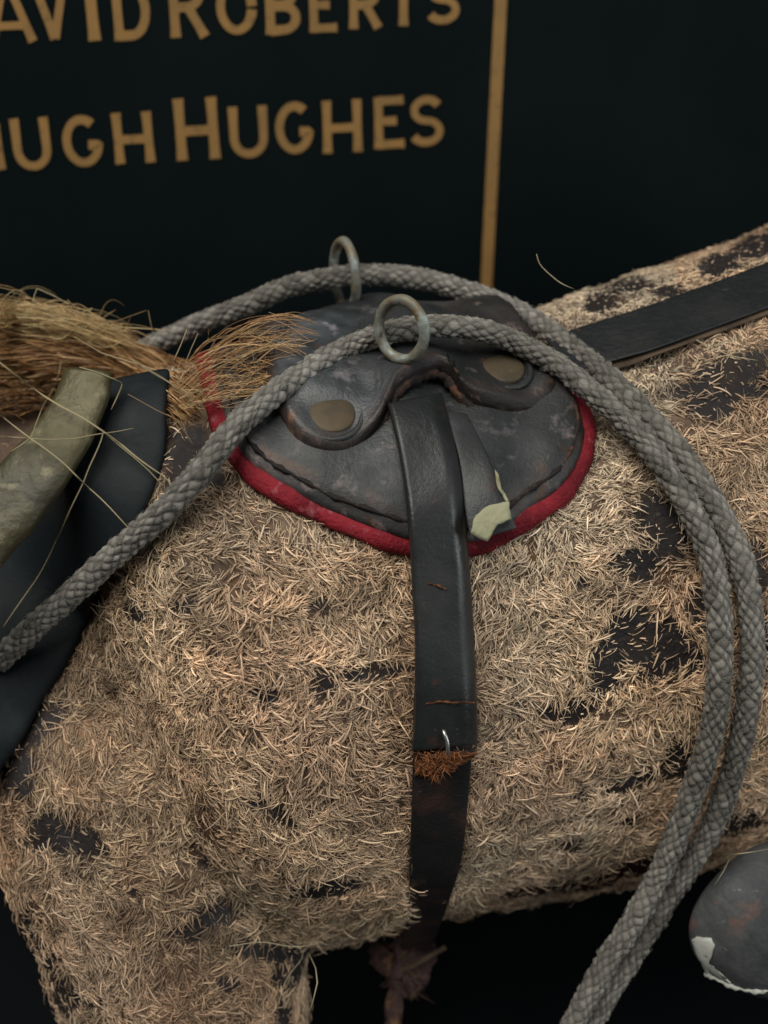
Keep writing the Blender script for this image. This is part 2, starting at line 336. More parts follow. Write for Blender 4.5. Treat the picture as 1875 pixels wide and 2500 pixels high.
def shell(name, ol, centre, off, thick, m, parent, rings=46, skirt=2, tf=None):
    n = len(ol); V = []; c = np.array(centre); rs = list(np.linspace(.02, 1, rings) ** .8)
    for r_ in rs:
        for j in range(n):
            q = c + (ol[j] - c) * r_; V.append(surf(q[0], q[1], off(r_, q[0], q[1])))
    for k in range(skirt):
        for j in range(n):
            q = ol[j]; q2 = c + (ol[j] - c) * (1.0 - .004 * k)
            V.append(surf(q2[0], q2[1], max(-.001, off(1, q[0], q[1]) - thick * (k + 1) / skirt)))
    tot = rings + skirt
    Fc = [(i * n + j, i * n + (j + 1) % n, (i + 1) * n + (j + 1) % n, (i + 1) * n + j) for i in range(tot - 1) for j in range(n)]
    Fc.append(tuple(range(n))[::-1])
    me = mesh(name, V, Fc); rr_ = np.repeat(np.r_[rs, np.ones(skirt)], n); sf = np.array([c + (ol[j] - c) * q for q in list(rs) + [1] * skirt for j in range(n)])
    attr(me, 'tint', tf(rr_, sf[:, 0], sf[:, 1], np.array([tuple(v) for v in V])))
    return put(link(name, me, m), parent)
def lerp3(a, col_, k_): return a * (1 - k_[:, None]) + np.array(col_) * k_[:, None]
def g2(s, f, s0, f0, a, b): return math.exp(-((s - s0) / a) ** 2 - ((f - f0) / b) ** 2)
rtop = hitd(930, 850)[0]
saddle = empty('harness_saddle', (rtop.x, rtop.y, rtop.z))
tag(saddle, 'cracked grey leather harness saddle with red trim strapped on the toy horse', 'harness saddle')
pad_near = near_outline([(560, 905), (535, 990), (560, 1060), (592, 1120), (650, 1172), (730, 1215), (820, 1258), (910, 1295), (1000, 1318), (1080, 1326), (1160, 1318),
                         (1225, 1290), (1290, 1245), (1360, 1195), (1405, 1130), (1418, 1065), (1398, 1000), (1350, 930), (1290, 870)])
pad = closed(pad_near)
smid = float(np.mean(pad[:, 0]))
def pad_off(r_, s, f): return .0045 + .0012 * math.sin(s * 260 + f * 4) * .4 + (.0022 if r_ < .9 else .0022 * (1 - ((r_ - .9) / .1) ** 2))
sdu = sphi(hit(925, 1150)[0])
def pad_tint(r_, s, f, p):
    a = np.ones((len(r_), 3)); nz = vnoise(p, 300, 61) * .5 + vnoise(p, 900, 62) * .3
    a = lerp3(a, (2.6, 2.1, 2.0), np.clip((r_ - .90 + nz * .04) / .05, 0, 1) * .8)
    a = lerp3(a, (3.0, 1.5, .9), np.clip((vnoise(p, 500, 63) - .3) * 2, 0, 1) * np.clip((r_ - .86) / .08, 0, 1))
    return a + np.array([2.4, 2.1, 2.2]) * (np.exp(-((s - sdu[0]) / .006) ** 2 - ((f - sdu[1]) / .22) ** 2) * np.clip(.6 + nz, 0, 1.2))[:, None]  # dusty patch left of the strap, with a pinkish highlight painted into its tint
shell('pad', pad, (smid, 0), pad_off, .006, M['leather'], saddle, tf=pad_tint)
# red trim: a flattened roll around the pad
tp = []
c0 = np.array((smid, 0))
for q in pad:
    e = c0 + (q - c0) * 1.012; tp.append(np.array(surf(e[0], e[1], .0018)))
tp = np.array(tp); tp = np.vstack([tp, tp[:2]])
n_ = len(tp); T_ = np.gradient(tp, axis=0); T_ /= np.linalg.norm(T_, axis=1)[:, None]
V, Fc = [], []; sd = 14
for i in range(n_):
    q = pad[i % len(pad)]; nn = np.array(surfn(q[0], q[1])); b = np.cross(T_[i], nn); b /= np.linalg.norm(b)
    wob = 1 + .10 * math.sin(i * .31) + .06 * math.sin(i * .93 + 1)
    for j in range(sd):
        a = 2 * math.pi * j / sd; V.append(tp[i] + nn * .0026 * wob * math.sin(a) + b * .0037 * wob * math.cos(a))
Fc = [(i * sd + j, i * sd + (j + 1) % sd, (i + 1) * sd + (j + 1) % sd, (i + 1) * sd + j) for i in range(n_ - 1) for j in range(sd)]
put(link('red_trim', mesh('red_trim', V, Fc), M['red']), saddle)
# stitched leather welt just inside the trim
wp = []
for q in np.vstack([pad, pad[:1]]):
    e = c0 + (q - c0) * .955; wp.append(surf(e[0], e[1], .0062))
V, Fc = tube(np.array(wp), lambda s, t: .0006 + .0003 * np.sin(s * 700) + .0002 * np.sin(s * 1900 + t), 8, 1, None, False); put(link('welt', mesh('welt', V, Fc), M['edge']), saddle)
# upper leather flap with two lobes and an arch
fl_near = near_outline([(655, 850), (650, 930), (668, 1010), (705, 1072), (755, 1118), (813, 1130), (872, 1112), (918, 1078), (946, 1035), (968, 1000), (1010, 975), (1045, 966),
                        (1085, 985), (1118, 1012), (1163, 1028), (1228, 1034), (1298, 1022), (1350, 985), (1352, 930), (1310, 880), (1250, 832)])
fl_ol = closed(fl_near, 300)
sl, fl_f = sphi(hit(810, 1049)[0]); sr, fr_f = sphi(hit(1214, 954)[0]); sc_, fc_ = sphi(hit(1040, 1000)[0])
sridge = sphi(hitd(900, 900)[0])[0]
def flap_off(r_, s, f):
    o = .0092 + .0022 * math.exp(-(f / .35) ** 2)
    o += .0065 * g2(s, abs(f), sc_, fc_, .016, .28) * (r_ > .3)                       # arch over the girth strap
    o += .0005 * math.sin(s * 210 + 3 * f) + .0005 * math.sin(f * 11 + s * 130) + .0003 * math.sin(f * 23 - s * 300)
    o += .0035 * g2(s, f, sridge - .028, .05, .006, .35)
    for (a, b) in ((sl, fl_f), (sr, fr_f)): o -= .0012 * g2(s, f, a, b, .008, .085)
    if r_ > .93: o -= .0030 * ((r_ - .93) / .07) ** 2
    return o
def flap_tint(r_, s, f, p):
    a = np.ones((len(r_), 3)); nz = vnoise(p, 260, 71) * .5 + vnoise(p, 800, 72) * .35
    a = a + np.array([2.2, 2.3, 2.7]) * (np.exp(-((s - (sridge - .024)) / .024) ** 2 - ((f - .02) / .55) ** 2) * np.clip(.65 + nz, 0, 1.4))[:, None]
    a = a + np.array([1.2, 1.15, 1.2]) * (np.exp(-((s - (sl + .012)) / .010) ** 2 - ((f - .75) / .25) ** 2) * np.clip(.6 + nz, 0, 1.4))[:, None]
    a = lerp3(a, (2.2, 1.3, 1.0), np.clip((s - (sr - .012)) / .02, 0, .45) * np.clip(.5 + nz, 0, 1))
    e = np.clip((r_ - .885 + nz * .06) / .05, 0, 1); a = lerp3(a, (1.25, .85, .75), e)
    return lerp3(a, (5.5, 2.6, 1.2), e * np.clip((vnoise(p, 420, 73) + vnoise(p, 1100, 74) * .6 - .85) * 3, 0, 1))
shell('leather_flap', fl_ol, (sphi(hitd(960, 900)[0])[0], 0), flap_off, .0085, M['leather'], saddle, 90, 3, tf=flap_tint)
ep = []
cF = np.array((sphi(hitd(960, 900)[0])[0], 0))
for q in np.vstack([fl_ol, fl_ol[:1]]): ep.append(surf(q[0], q[1], flap_off(1, q[0], q[1]) - .0030))
V, Fc = tube(np.array(ep), lambda s, t: .0017 + .0004 * np.sin(s * 900 + 3 * t) + .0003 * np.sin(s * 2100), 10, 1, None, False)
put(link('flap_edge', mesh('flap_edge', V, Fc), M['edge']), saddle)
# studs
def stud(s, f, lab, rx=.0066):
    c = np.array(surf(s, f, flap_off(.6, s, f))); n = np.array(surfn(s, f)); a = np.array(U); a = a - n * (a @ n); a /= np.linalg.norm(a); b = np.cross(n, a)
    V, Fc = [], []; seg = 36; prof = [(1.02, -.0010), (1.0, .0006), (.93, .0008), (.7, .0010), (.4, .0012), (.12, .0012)]
    for (rr, hh) in prof:
        for j in range(seg): t = 2 * math.pi * j / seg; V.append(c + (a * math.cos(t) + b * math.sin(t)) * rx * rr + n * hh)
    Fc = [(i * seg + j, i * seg + (j + 1) % seg, (i + 1) * seg + (j + 1) % seg, (i + 1) * seg + j) for i in range(len(prof) - 1) for j in range(seg)] + [tuple((len(prof) - 1) * seg + j for j in range(seg))]
    o = put(link('stud', mesh('stud', V, Fc), M['brass']), saddle)
    th = np.linspace(0, 2 * np.pi, 49); rp = c + np.outer(np.cos(th), a) * rx * 1.32 + np.outer(np.sin(th), b) * rx * 1.32 + n * -.0002
    V, Fc = tube(rp, .0010, 8, 1, None, False); put(link('stud_rim', mesh('stud_rim', V, Fc), M['leather2']), saddle)
stud(sl, fl_f, ''); stud(sr, fr_f, '')

# ------------------------------------------------------------------ girth strap
def band(name, left, right, m, parent, off=.003, thick=.0022, bulge=.0012, n=90, k=17, lift=None, prof=lambda t: 1 - abs(2 * t - 1) ** 3.2):
    """leather band between two pixel edges, laid on the body surface"""
    L_ = catmull([(x, y, 0) for x, y in left], n); R_ = catmull([(x, y, 0) for x, y in right], n)
    dep = np.full((n, k), np.nan)
    for i in range(n):
        for j in range(k):
            t = j / (k - 1); q = L_[i] * (1 - t) + R_[i] * t; h = hit(q[0], q[1])
            if h[0] is not None: dep[i, j] = h[2]
    mid = np.nanmedian(dep, axis=1)
    for i in range(n):
        if np.isnan(mid[i]) or (i > 2 and mid[i] > mid[i - 1] + .0045): mid[i] = mid[i - 1] + (mid[i - 1] - mid[i - 2])
    for _ in range(8): mid[1:-1] = (mid[:-2] + 2 * mid[1:-1] + mid[2:]) / 4
    sl_ = np.nanmedian(dep[:n // 2, -1] - dep[:n // 2, 0])
    V, top_, bot = [], [], []
    for i in range(n):
        for j in range(k):
            t = j / (k - 1); q = L_[i] * (1 - t) + R_[i] * t
            o = off + (lift(i / (n - 1)) if lift else 0) + bulge * prof(t) + .00035 * math.sin(i * .22 + 3 * t) 
            d = mid[i] + sl_ * (t - .5) - o
            top_.append(P(q[0], q[1], d)); bot.append(P(q[0], q[1], d + thick + (bulge * .6) * (1 - abs(2 * t - 1) ** 4)))
    V = top_ + bot; N = n * k
    Fc = [(i * k + j, i * k + j + 1, (i + 1) * k + j + 1, (i + 1) * k + j) for i in range(n - 1) for j in range(k - 1)]
    Fc += [tuple(N + x for x in f[::-1]) for f in Fc]
    for i in range(n - 1):
        Fc.append((i * k, (i + 1) * k, N + (i + 1) * k, N + i * k)); Fc.append((i * k + k - 1, N + i * k + k - 1, N + (i + 1) * k + k - 1, (i + 1) * k + k - 1))
    for j in range(k - 1):
        Fc.append((j, N + j, N + j + 1, j + 1)); e = (n - 1) * k; Fc.append((e + j, e + j + 1, N + e + j + 1, N + e + j))
    o = put(link(name, mesh(name, V, Fc), m), parent)
    bv_ = o.modifiers.new('b', 'BEVEL'); bv_.width = .0006; bv_.segments = 2; bv_.limit_method = 'ANGLE'
    return o, mid
low, lmid = band('girth_strap', [(1010, 1690), (1008, 1800), (1006, 1921), (1000, 2091), (994, 2232), (975, 2320)],
                 [(1158, 1690), (1155, 1800), (1146, 1921), (1128, 2091), (1096, 2200), (1050, 2325)], M['strapold'], saddle, off=.0052, bulge=.0012)
low['label'] = 'scuffed lower end of the girth strap'
upS, umid = band('girth_strap', [(945, 985), (958, 1035), (976, 1120), (990, 1220), (1000, 1334), (1006, 1447), (1013, 1582), (1010, 1752), (1004, 1835)],
                 [(1078, 958), (1092, 1005), (1112, 1090), (1128, 1187), (1140, 1300), (1149, 1413), (1159, 1582), (1166, 1752), (1166, 1818)], M['strap'], saddle,
                 off=.0062, thick=.0026, bulge=.0032, lift=lambda t: .0075 * math.exp(-(t / .28) ** 2),
                 k=33, prof=lambda t: (1 - max(0, (t - .74) / .26) ** 2.2) * (1 - max(0, (.10 - t) / .10) ** 2 * .5))
upS['label'] = 'smooth upper length of the girth strap'
wedge, _ = band('backing_strap', [(1085, 1000), (1120, 1120), (1135, 1240), (1150, 1322)], [(1140, 1010), (1190, 1110), (1225, 1200), (1262, 1290)], M['leather2'], saddle, off=.0115, thick=.0015, bulge=.0005, n=40)
def flake(name, poly, d_off, th, m, parent, jag=2.5, surf_hit=True, dep=None, sub=3):
    """small ragged sheet lying on whatever is under the pixel polygon"""
    pts = []
    for i in range(len(poly)):
        a, b = poly[i], poly[(i + 1) % len(poly)]
        for t in range(sub):
            q = t / sub; pts.append((a[0] + (b[0] - a[0]) * q + random.uniform(-jag, jag), a[1] + (b[1] - a[1]) * q + random.uniform(-jag, jag)))
    cx = sum(p[0] for p in pts) / len(pts); cy = sum(p[1] for p in pts) / len(pts)
    V, Fc = [], []; n = len(pts)
    for rr in (1, .8, .5, .2):
        for p in pts:
            x, y = cx + (p[0] - cx) * rr, cy + (p[1] - cy) * rr; d = dep(x, y) if dep else hit(x, y)[2]
            V.append(P(x, y, d - d_off - (0 if rr == 1 else th * .35) + random.uniform(-.0001, .0001)))
    for p in pts:
        d = dep(p[0], p[1]) if dep else hit(p[0], p[1])[2]; V.append(P(p[0], p[1], d - d_off + th))
    for i in range(3): Fc += [(i * n + j, i * n + (j + 1) % n, (i + 1) * n + (j + 1) % n, (i + 1) * n + j) for j in range(n)]
    Fc.append(tuple(3 * n + j for j in range(n))); Fc += [(j, 4 * n + j, 4 * n + (j + 1) % n, (j + 1) % n) for j in range(n)]
    return put(link(name, mesh(name, V, Fc), m), parent)
z2 = lambda u, v: (500 + u / 1.659, 550 + v / 1.659)
flake('torn_backing', [z2(*p) for p in [(1125, 1150), (1170, 1130), (1232, 1118), (1242, 1190), (1190, 1212), (1142, 1282), (1112, 1268), (1075, 1240), (1092, 1190)]], .0150, .0008, M['cream'], saddle)
flake('torn_backing', [z2(*p) for p in [(1176, 990), (1190, 1010), (1196, 1060), (1218, 1090), (1232, 1120), (1222, 1124), (1204, 1090), (1182, 1058)]], .0142, .0005, M['cream'], saddle, 1.2)
def strapdep(y):                                      # depth of the strap's face along its length
    return float(np.interp(y, np.linspace(1690, 2322, 90), lmid))
flake('rust_tear', [(1008, 1835), (1040, 1842), (1085, 1835), (1130, 1838), (1165, 1838), (1150, 1856), (1122, 1870), (1105, 1888), (1080, 1884), (1052, 1908), (1035, 1892), (1014, 1898)], .0098, .0002, M['torn'], saddle, 3, dep=lambda x, y: strapdep(y), sub=6)
for (y, x0, x1, am) in ((1440, 1010, 1088, 14), (1716, 1016, 1158, 2)):
    pth = [P(x0 + (x1 - x0) * t, y - am * math.sin(t * 3.1) * (1 if t > .3 else -.6) + random.uniform(-1.5, 1.5),
             float(np.interp(y, np.linspace(985, 1826, 90), umid)) - .0100 + (.0004 if abs(t - .5) > .35 else 0)) for t in np.linspace(0, 1, 14)]
    V, Fc = tube(catmull(pth, 50), lambda s, t: .0003 + .00012 * np.sin(s * 2300), 6, 1); put(link('crack', mesh('crack', V, Fc), M['torn']), saddle)
dS = float(np.interp(1790, np.linspace(985, 1826, 90), umid)) - .0095
V, Fc = tube(catmull([P(1080, 1775, dS + .002), P(1084, 1788, dS - .0006), P(1092, 1812, dS - .001), P(1093, 1836, dS - .0002), P(1092, 1846, dS + .002)], 30), .0006, 10, 1)
put(link('staple', mesh('staple', V, Fc), M['steel']), saddle)
# rotten rag of leather and a cord at the strap's lower end
dE = strapdep(2320)
def rag(poly, d, m, nm, jag=7):
    return flake(nm, poly, 0, .0022, m, saddle, jag, dep=lambda x, y: d + .003 * math.sin(x * .05) + .002 * math.sin(y * .06), sub=5)
rag([(900, 2290), (960, 2330), (985, 2250), (1060, 2300), (1065, 2350), (1040, 2410), (990, 2440), (950, 2400), (905, 2350)], dE - .002, M['tornd'], 'torn_end', 9)
rag([(965, 2225), (1000, 2240), (995, 2320), (985, 2400), (988, 2440), (980, 2560), (925, 2560), (945, 2440), (955, 2360), (960, 2300)], dE - .006, M['tornd'], 'torn_end', 5)['label'] = 'rusty frayed strip of the torn strap end'
V, Fc = tube(catmull([P(955, 2372, dE - .009), P(1000, 2362, dE - .011), (P(1040, 2340, dE - .0115)), P(1088, 2312, dE - .010)], 30), .0010, 8, 1); put(link('cord', mesh('cord', V, Fc), M['brownedge']), saddle)

# ------------------------------------------------------------------ terret rings
def ring(C, a, b, r, wire, label):
    th = np.linspace(0, 2 * np.pi, 97); pth = np.array(C) + np.outer(np.cos(th), np.array(a)) * r + np.outer(np.sin(th), np.array(b)) * r
    V, Fc = tube(pth, lambda s, t: wire * (1 + .05 * np.sin(s * 700) + .04 * np.sin(3 * t + s * 300)), 14, 1, None, False)
    o = put(link('terret_ring', mesh('terret_ring', V, Fc), M['ring']), saddle); o['label'] = label; return o
def scr(ax, ay, az): return (crt * ax - cup * ay + fwd * az).normalized()
dn = hitd(960, 880)[2] - .029
NR = P(980, 806, dn)
ring(NR, scr(.48, 1, .15), scr(.64, -.34, -.70), PM(71, dn), PM(14, dn), 'near terret ring, pale and corroded')
dfar = hitd(900, 800)[2] + .008
FR = P(842, 673, dfar)
ring(FR, scr(.20, 1, .2), scr(.33, -.12, -.94), PM(77, dfar), PM(12, dfar), 'far terret ring on the board side')

# ------------------------------------------------------------------ braided reins
fuzz = []
def rein(pts, r, label, rs=None):
    ctrl = np.array([tuple(P(x, y, d)) for x, y, d in pts]); n = int(len(pts) * 48); path = catmull(ctrl, n)
    L = np.r_[0, np.cumsum(np.linalg.norm(np.diff(path, axis=0), axis=1))]; T, N, B = frames(path)
    sides = 84; th = np.linspace(0, 2 * np.pi, sides, endpoint=False); nh = 7; pl = .0045
    S, TH = np.meshgrid(L, th, indexing='ij'); TH2 = TH + S * 9 + .25 * np.sin(S * 60)
    wv = .17 * np.sin(S * 130 + 2 * TH) + .12 * np.sin(S * 410 - TH) + .10 * np.sin(S * 655 + 3 * TH)
    a = nh * TH2 / (2 * np.pi) + S / pl + wv; b = nh * TH2 / (2 * np.pi) - S / pl + wv
    hbump = (np.abs(np.sin(np.pi * a)) * np.abs(np.sin(np.pi * b))) ** .55
    par = (np.floor(a).astype(int) + np.floor(b).astype(int)) % 2
    fib = .05 * np.sin(np.where(par == 0, a, b) * 26)
    ia, ib = np.floor(a).astype(int), np.floor(b).astype(int)
    hs = np.sin(ia * 12.9898 + (ib % 997) * 78.233) * 43758.5453; hs = hs - np.floor(hs)
    hs2 = np.sin(ia * 39.3 + ib * 11.13) * 9637.7; hs2 -= np.floor(hs2)
    rr = r * (1 + .23 * (hbump - .6) * (1 + 1.1 * (hs2 - .5)) + fib * .25 * hbump + .09 * (hs2 - .5) + .025 * np.sin(S * 95 + TH) + .02 * np.sin(S * 230))
    if rs is not None: rr = rr * np.interp(np.linspace(0, 1, n), rs[0], rs[1])[:, None]
    V = path[:, None] + rr[..., None] * (np.cos(TH)[..., None] * N[:, None] + np.sin(TH)[..., None] * B[:, None])
    Fc = [(i * sides + j, i * sides + (j + 1) % sides, (i + 1) * sides + (j + 1) % sides, (i + 1) * sides + j) for i in range(n - 1) for j in range(sides)]
    Fc += [tuple(range(sides))[::-1], tuple(range((n - 1) * sides, n * sides))]
    me = mesh('braided_rein', V.reshape(-1, 3), Fc)
    big = .5 + .5 * vnoise(path, 45, 9)[:, None]
    v = .205 * (1 + .75 * (hs - .5)) * (.70 + .50 * big) * (.50 + .56 * np.clip(hbump * 1.3, 0, 1))  # crevices between strands darkened in the colour, as painted shade
    c = np.stack([v * 1.07, v * 1.0, v * .88], -1); up = np.clip((big - .45) * 1.2, 0, .7)[..., None] * np.array([0, .0, .006]); c = c + up
    attr(me, 'tint', c.reshape(-1, 3))
    o = link('braided_rein', me, M['rope']); tag(o, label, 'rein', 'braided reins threaded through the saddle rings')
    fuzz.append((o, V, L, T, N, B, TH))
    return path
k = 1 / .8848
def autod(x, y, lo=None):
    h = hit(x, y); return h[2] if h[0] is not None else None
near = [(-330, 1715), (-30, 1447), (0, 1425), (60, 1368), (150, 1288), (250, 1195), (340, 1118), (400, 1058), (450, 1000), (500, 932), (545, 888), (610, 838), (690, 785), (760, 748), (820, 724), (880, 710), (960, 703), (1040, 713),
        (1110, 738), (1200, 785), (1270, 840), (1340, 900), (1400, 962), (1450, 1035), (1500, 1120), (1535, 1205), (1551, 1300), (1556, 1400), (1551, 1500), (1533, 1600), (1500, 1700), (1455, 1820), (1418, 1900),
        (1368, 1990), (1310, 2080), (1255, 2180), (1215, 2260), (1165, 2360), (1120, 2470), (1085, 2590)]
far = [(250, 790), (320, 750), (380, 722), (450, 690), (540, 655), (620, 620), (700, 603), (780, 594), (860, 596), (930, 607), (1000, 626), (1080, 656), (1150, 692), (1220, 740), (1290, 795), (1350, 850), (1405, 910), (1460, 970), (1510, 1040),
       (1562, 1120), (1600, 1210), (1618, 1300), (1625, 1400), (1618, 1500), (1602, 1600), (1572, 1700), (1530, 1800), (1482, 1880), (1432, 1960), (1374, 2050), (1315, 2145), (1268, 2225), (1238, 2290), (1195, 2380), (1152, 2490), (1118, 2610)]
RR = .0035
def depths(pts, extra, n_on):
    out = []
    for i, (x, y) in enumerate(pts):
        x, y = x * k, y * k; d = autod(x, y)
        out.append([x, y, (d - RR * 1.05 - extra(i, x, y)) if d is not None else np.nan])
    o = np.array(out); bad = np.isnan(o[:, 2]) | (np.arange(len(o)) >= n_on)
    idx = np.arange(len(o)); o[bad, 2] = np.interp(idx[bad], idx[~bad], o[~bad, 2])
    return o
def smooth_d(o, it=4, fix=()):
    for _ in range(it):
        d = o[:, 2].copy(); d[1:-1] = (o[:-2, 2] + 2 * o[1:-1, 2] + o[2:, 2]) / 4
        for f in fix: d[f] = o[f, 2]
        o[:, 2] = d
    return o
nd = depths(near, lambda i, x, y: (.007 if 400 < x < 560 else 0) + (.0215 if x < 250 else .015 if x < 400 and y > 1000 else 0) + (.0195 if 560 < x < 1290 and y < 1150 else .013 if 1290 <= x < 1500 and y < 1100 else 0) + (.006 if x > 1500 else .003 if x > 1330 else 0), 33)
for i in range(33, len(nd)): nd[i, 2] = nd[32, 2] + .0005 * (i - 32)
nd = smooth_d(nd, 5)
for i in range(14, 18): nd[i, 2] = nd[i, 2] * .3 + (NR - CAM).dot(fwd) * .7
nd = smooth_d(nd, 1)
fd = depths(far, lambda i, x, y: .004 if x > 1500 else .0085 if x > 1300 else .004, 27)
nfar = len(fd)
for i in range(0, 13): fd[i, 2] = (FR - CAM).dot(fwd) + (.022 - .004 * i if i < 5 else .001)
for i in range(27, nfar): fd[i, 2] = nd[min(i + 5, len(nd) - 1), 2] + .0065
fd = smooth_d(fd, 6)
# keep the far rein clear behind the near one where they cross
pn = rein(nd, RR, 'grey braided rein through the near ring, passing in front of the other rein', ([0, .15, .4, .5, .62, 1], [1.06, 1.04, .95, .93, 1.0, 1.06]))
pf = rein(fd, RR, 'grey braided rein through the far ring, lying behind the other rein', ([0, .3, .5, .7, 1], [1.03, 1.03, 1.0, .98, .98]))
print('near d', np.round(nd[::3, 2], 3), 'far d', np.round(fd[::3, 2], 3), 'ring', dn, dfar)

# ------------------------------------------------------------------ collar with brass hame
collar = empty('horse_collar', tuple(P(120, 1350, .33))); tag(collar, 'black leather collar with a tarnished brass hame round the toy horse neck', 'horse collar')
def bandtube(name, pts, m, flat, parent, n=80, sides=36, sq=2.0, seed=1):
    """pts: (px, py, depth, half width px)"""
    c = catmull([(*P(x, y, d), PM(hw, d)) for x, y, d, hw in pts], n); path = c[:, :3]; T, N, B = frames(path, tuple(-fwd + cup * .15 - crt * .1))
    th = np.linspace(0, 2 * np.pi, sides, endpoint=False); V = []
    ca = np.sign(np.cos(th)) * np.abs(np.cos(th)) ** (2 / sq); sa = np.sign(np.sin(th)) * np.abs(np.sin(th)) ** (2 / sq)
    for i in range(n):
        e = 1.0
        if i == 0: e = .97
        wob = 1 + .02 * math.sin(i * .5 + seed)
        V.append(path[i] + c[i, 3] * e * (np.outer(ca * flat, N[i]) + np.outer(sa * wob, B[i])))
    V = np.vstack(V); V = V + (vnoise(V, 70, seed) * .0003)[:, None] * np.array(-fwd)
    Fc = [(i * sides + j, i * sides + (j + 1) % sides, (i + 1) * sides + (j + 1) % sides, (i + 1) * sides + j) for i in range(n - 1) for j in range(sides)]
    Fc += [tuple(range(sides))[::-1], tuple(range((n - 1) * sides, n * sides))]
    cbvh.append(BVHTree.FromPolygons([tuple(v) for v in V], Fc))
    return put(link(name, mesh(name, V, Fc), m), parent)
cbvh = []
def topd(x, y):                                     # nearest of body and collar under a pixel
    h = hit(x, y); d = h[2] if h[0] is not None else .36
    for b_ in cbvh:
        loc, *_ = b_.ray_cast(CAM, ray(x, y).normalized())
        if loc: d = min(d, (loc - CAM).dot(fwd))
    return d
dc = [hit(320, 1050)[2], hit(250, 1250)[2], hit(120, 1450)[2], hit(20, 1650)[2]]
print('collar depths', dc)
bandtube('leather_pad', [(330, 925, dc[0] + .006, 88), (318, 1000, dc[0] - .004, 92), (298, 1110, dc[0] - .007, 104), (232, 1250, dc[1] - .007, 118), (135, 1400, dc[2] - .008, 135), (30, 1560, dc[2] - .009, 150), (-90, 1740, dc[2] - .010, 160), (-220, 1950, dc[2] - .008, 160)],
         M['collar'], .16, collar, sq=3.4, seed=2)
bandtube('hame', [(216, 908, dc[0] - .008, 60), (196, 980, dc[0] - .011, 66), (148, 1070, dc[0] - .015, 73), (78, 1165, dc[1] - .018, 82), (-10, 1262, dc[1] - .021, 92), (-120, 1365, dc[1] - .024, 104), (-240, 1480, dc[1] - .026, 110)],
         M['hame'], .34, collar, sq=3.0, seed=5)

# ------------------------------------------------------------------ crupper strap along the back
crup = empty('crupper_strap', tuple(hit(1700, 760)[0])); tag(crup, 'flat black leather strap running back from the saddle along the horse spine', 'strap')
cl = [(1330, 826), (1411, 800), (1500, 772), (1597, 741), (1740, 690), (1875, 640), (2000, 598), (2150, 560)]
cr = [(1400, 905), (1487, 884), (1545, 868), (1600, 852), (1745, 800), (1875, 752), (2005, 702), (2150, 660)]
band('strap_face', cl, cr, M['crupper'], crup, off=.0042, thick=.0016, bulge=.0003, n=70)
band('brown_lining', [(x + 2, y + 2) for x, y in cl], [(x + 4, y + 15 + (6 if x < 1600 else 0)) for x, y in cr], M['brownedge'], crup, off=.0022, thick=.0018, bulge=.0002, n=70)

# ------------------------------------------------------------------ hind leg, bare painted
dl = hit(1800, 1900)[2]
V, Fc = [], []; n1, n2 = 40, 64
HC = P(1925, 2245, dl + .004)
for i in range(n1 + 1):
    f = math.pi * i / n1
    for j in range(n2):
        t = 2 * math.pi * j / n2
        x = math.sin(f) * math.cos(t); y = math.cos(f); z = math.sin(f) * math.sin(t)
        x *= 1 - .12 * y
        V.append(HC + crt * x * PM(248, dl) - cup * (-y) * PM(190, dl) + fwd * z * PM(80, dl))
Fc = [(i * n2 + j, i * n2 + (j + 1) % n2, (i + 1) * n2 + (j + 1) % n2, (i + 1) * n2 + j) for i in range(n1) for j in range(n2)]
V = np.array([tuple(v) for v in V]); V += (vnoise(V, 45, 8) * .003)[:, None] * np.array(-fwd)
hl = put(link('hind_leg', mesh('hind_leg', V, Fc), M['paint']), horse); hl['label'] = 'bare grey-painted hind leg with a white chip'
bh = BVHTree.FromPolygons([tuple(v) for v in V], Fc)
def hdep(x, y):
    loc, *_ = bh.ray_cast(CAM, ray(x, y).normalized()); return (loc - CAM).dot(fwd) if loc else dl + .004
z6 = lambda u, v: (1250 + u / 2.654, 1800 + v / 2.654)
flake('plaster_chip', [z6(*p) for p in [(1160, 1310), (1200, 1290), (1290, 1300), (1315, 1345), (1285, 1410), (1262, 1470), (1275, 1520), (1330, 1555), (1420, 1590), (1400, 1612), (1320, 1575), (1262, 1545), (1225, 1470), (1190, 1400)]], .0008, .0006, M['chip'], horse, 1.2, dep=hdep, sub=2)
rim = [z6(*p) for p in [(1250, 1530), (1330, 1570), (1420, 1612), (1520, 1640), (1620, 1645), (1700, 1635)]]
V, Fc = tube(catmull([P(x, y, hdep(x, y - 12) + .0012) for x, y in rim], 60), lambda s, t: .0007 + .0003 * np.sin(s * 800) + .0002 * np.sin(s * 2300 + t), 8); put(link('plaster_rim', mesh('plaster_rim', V, Fc), M['chip']), horse)

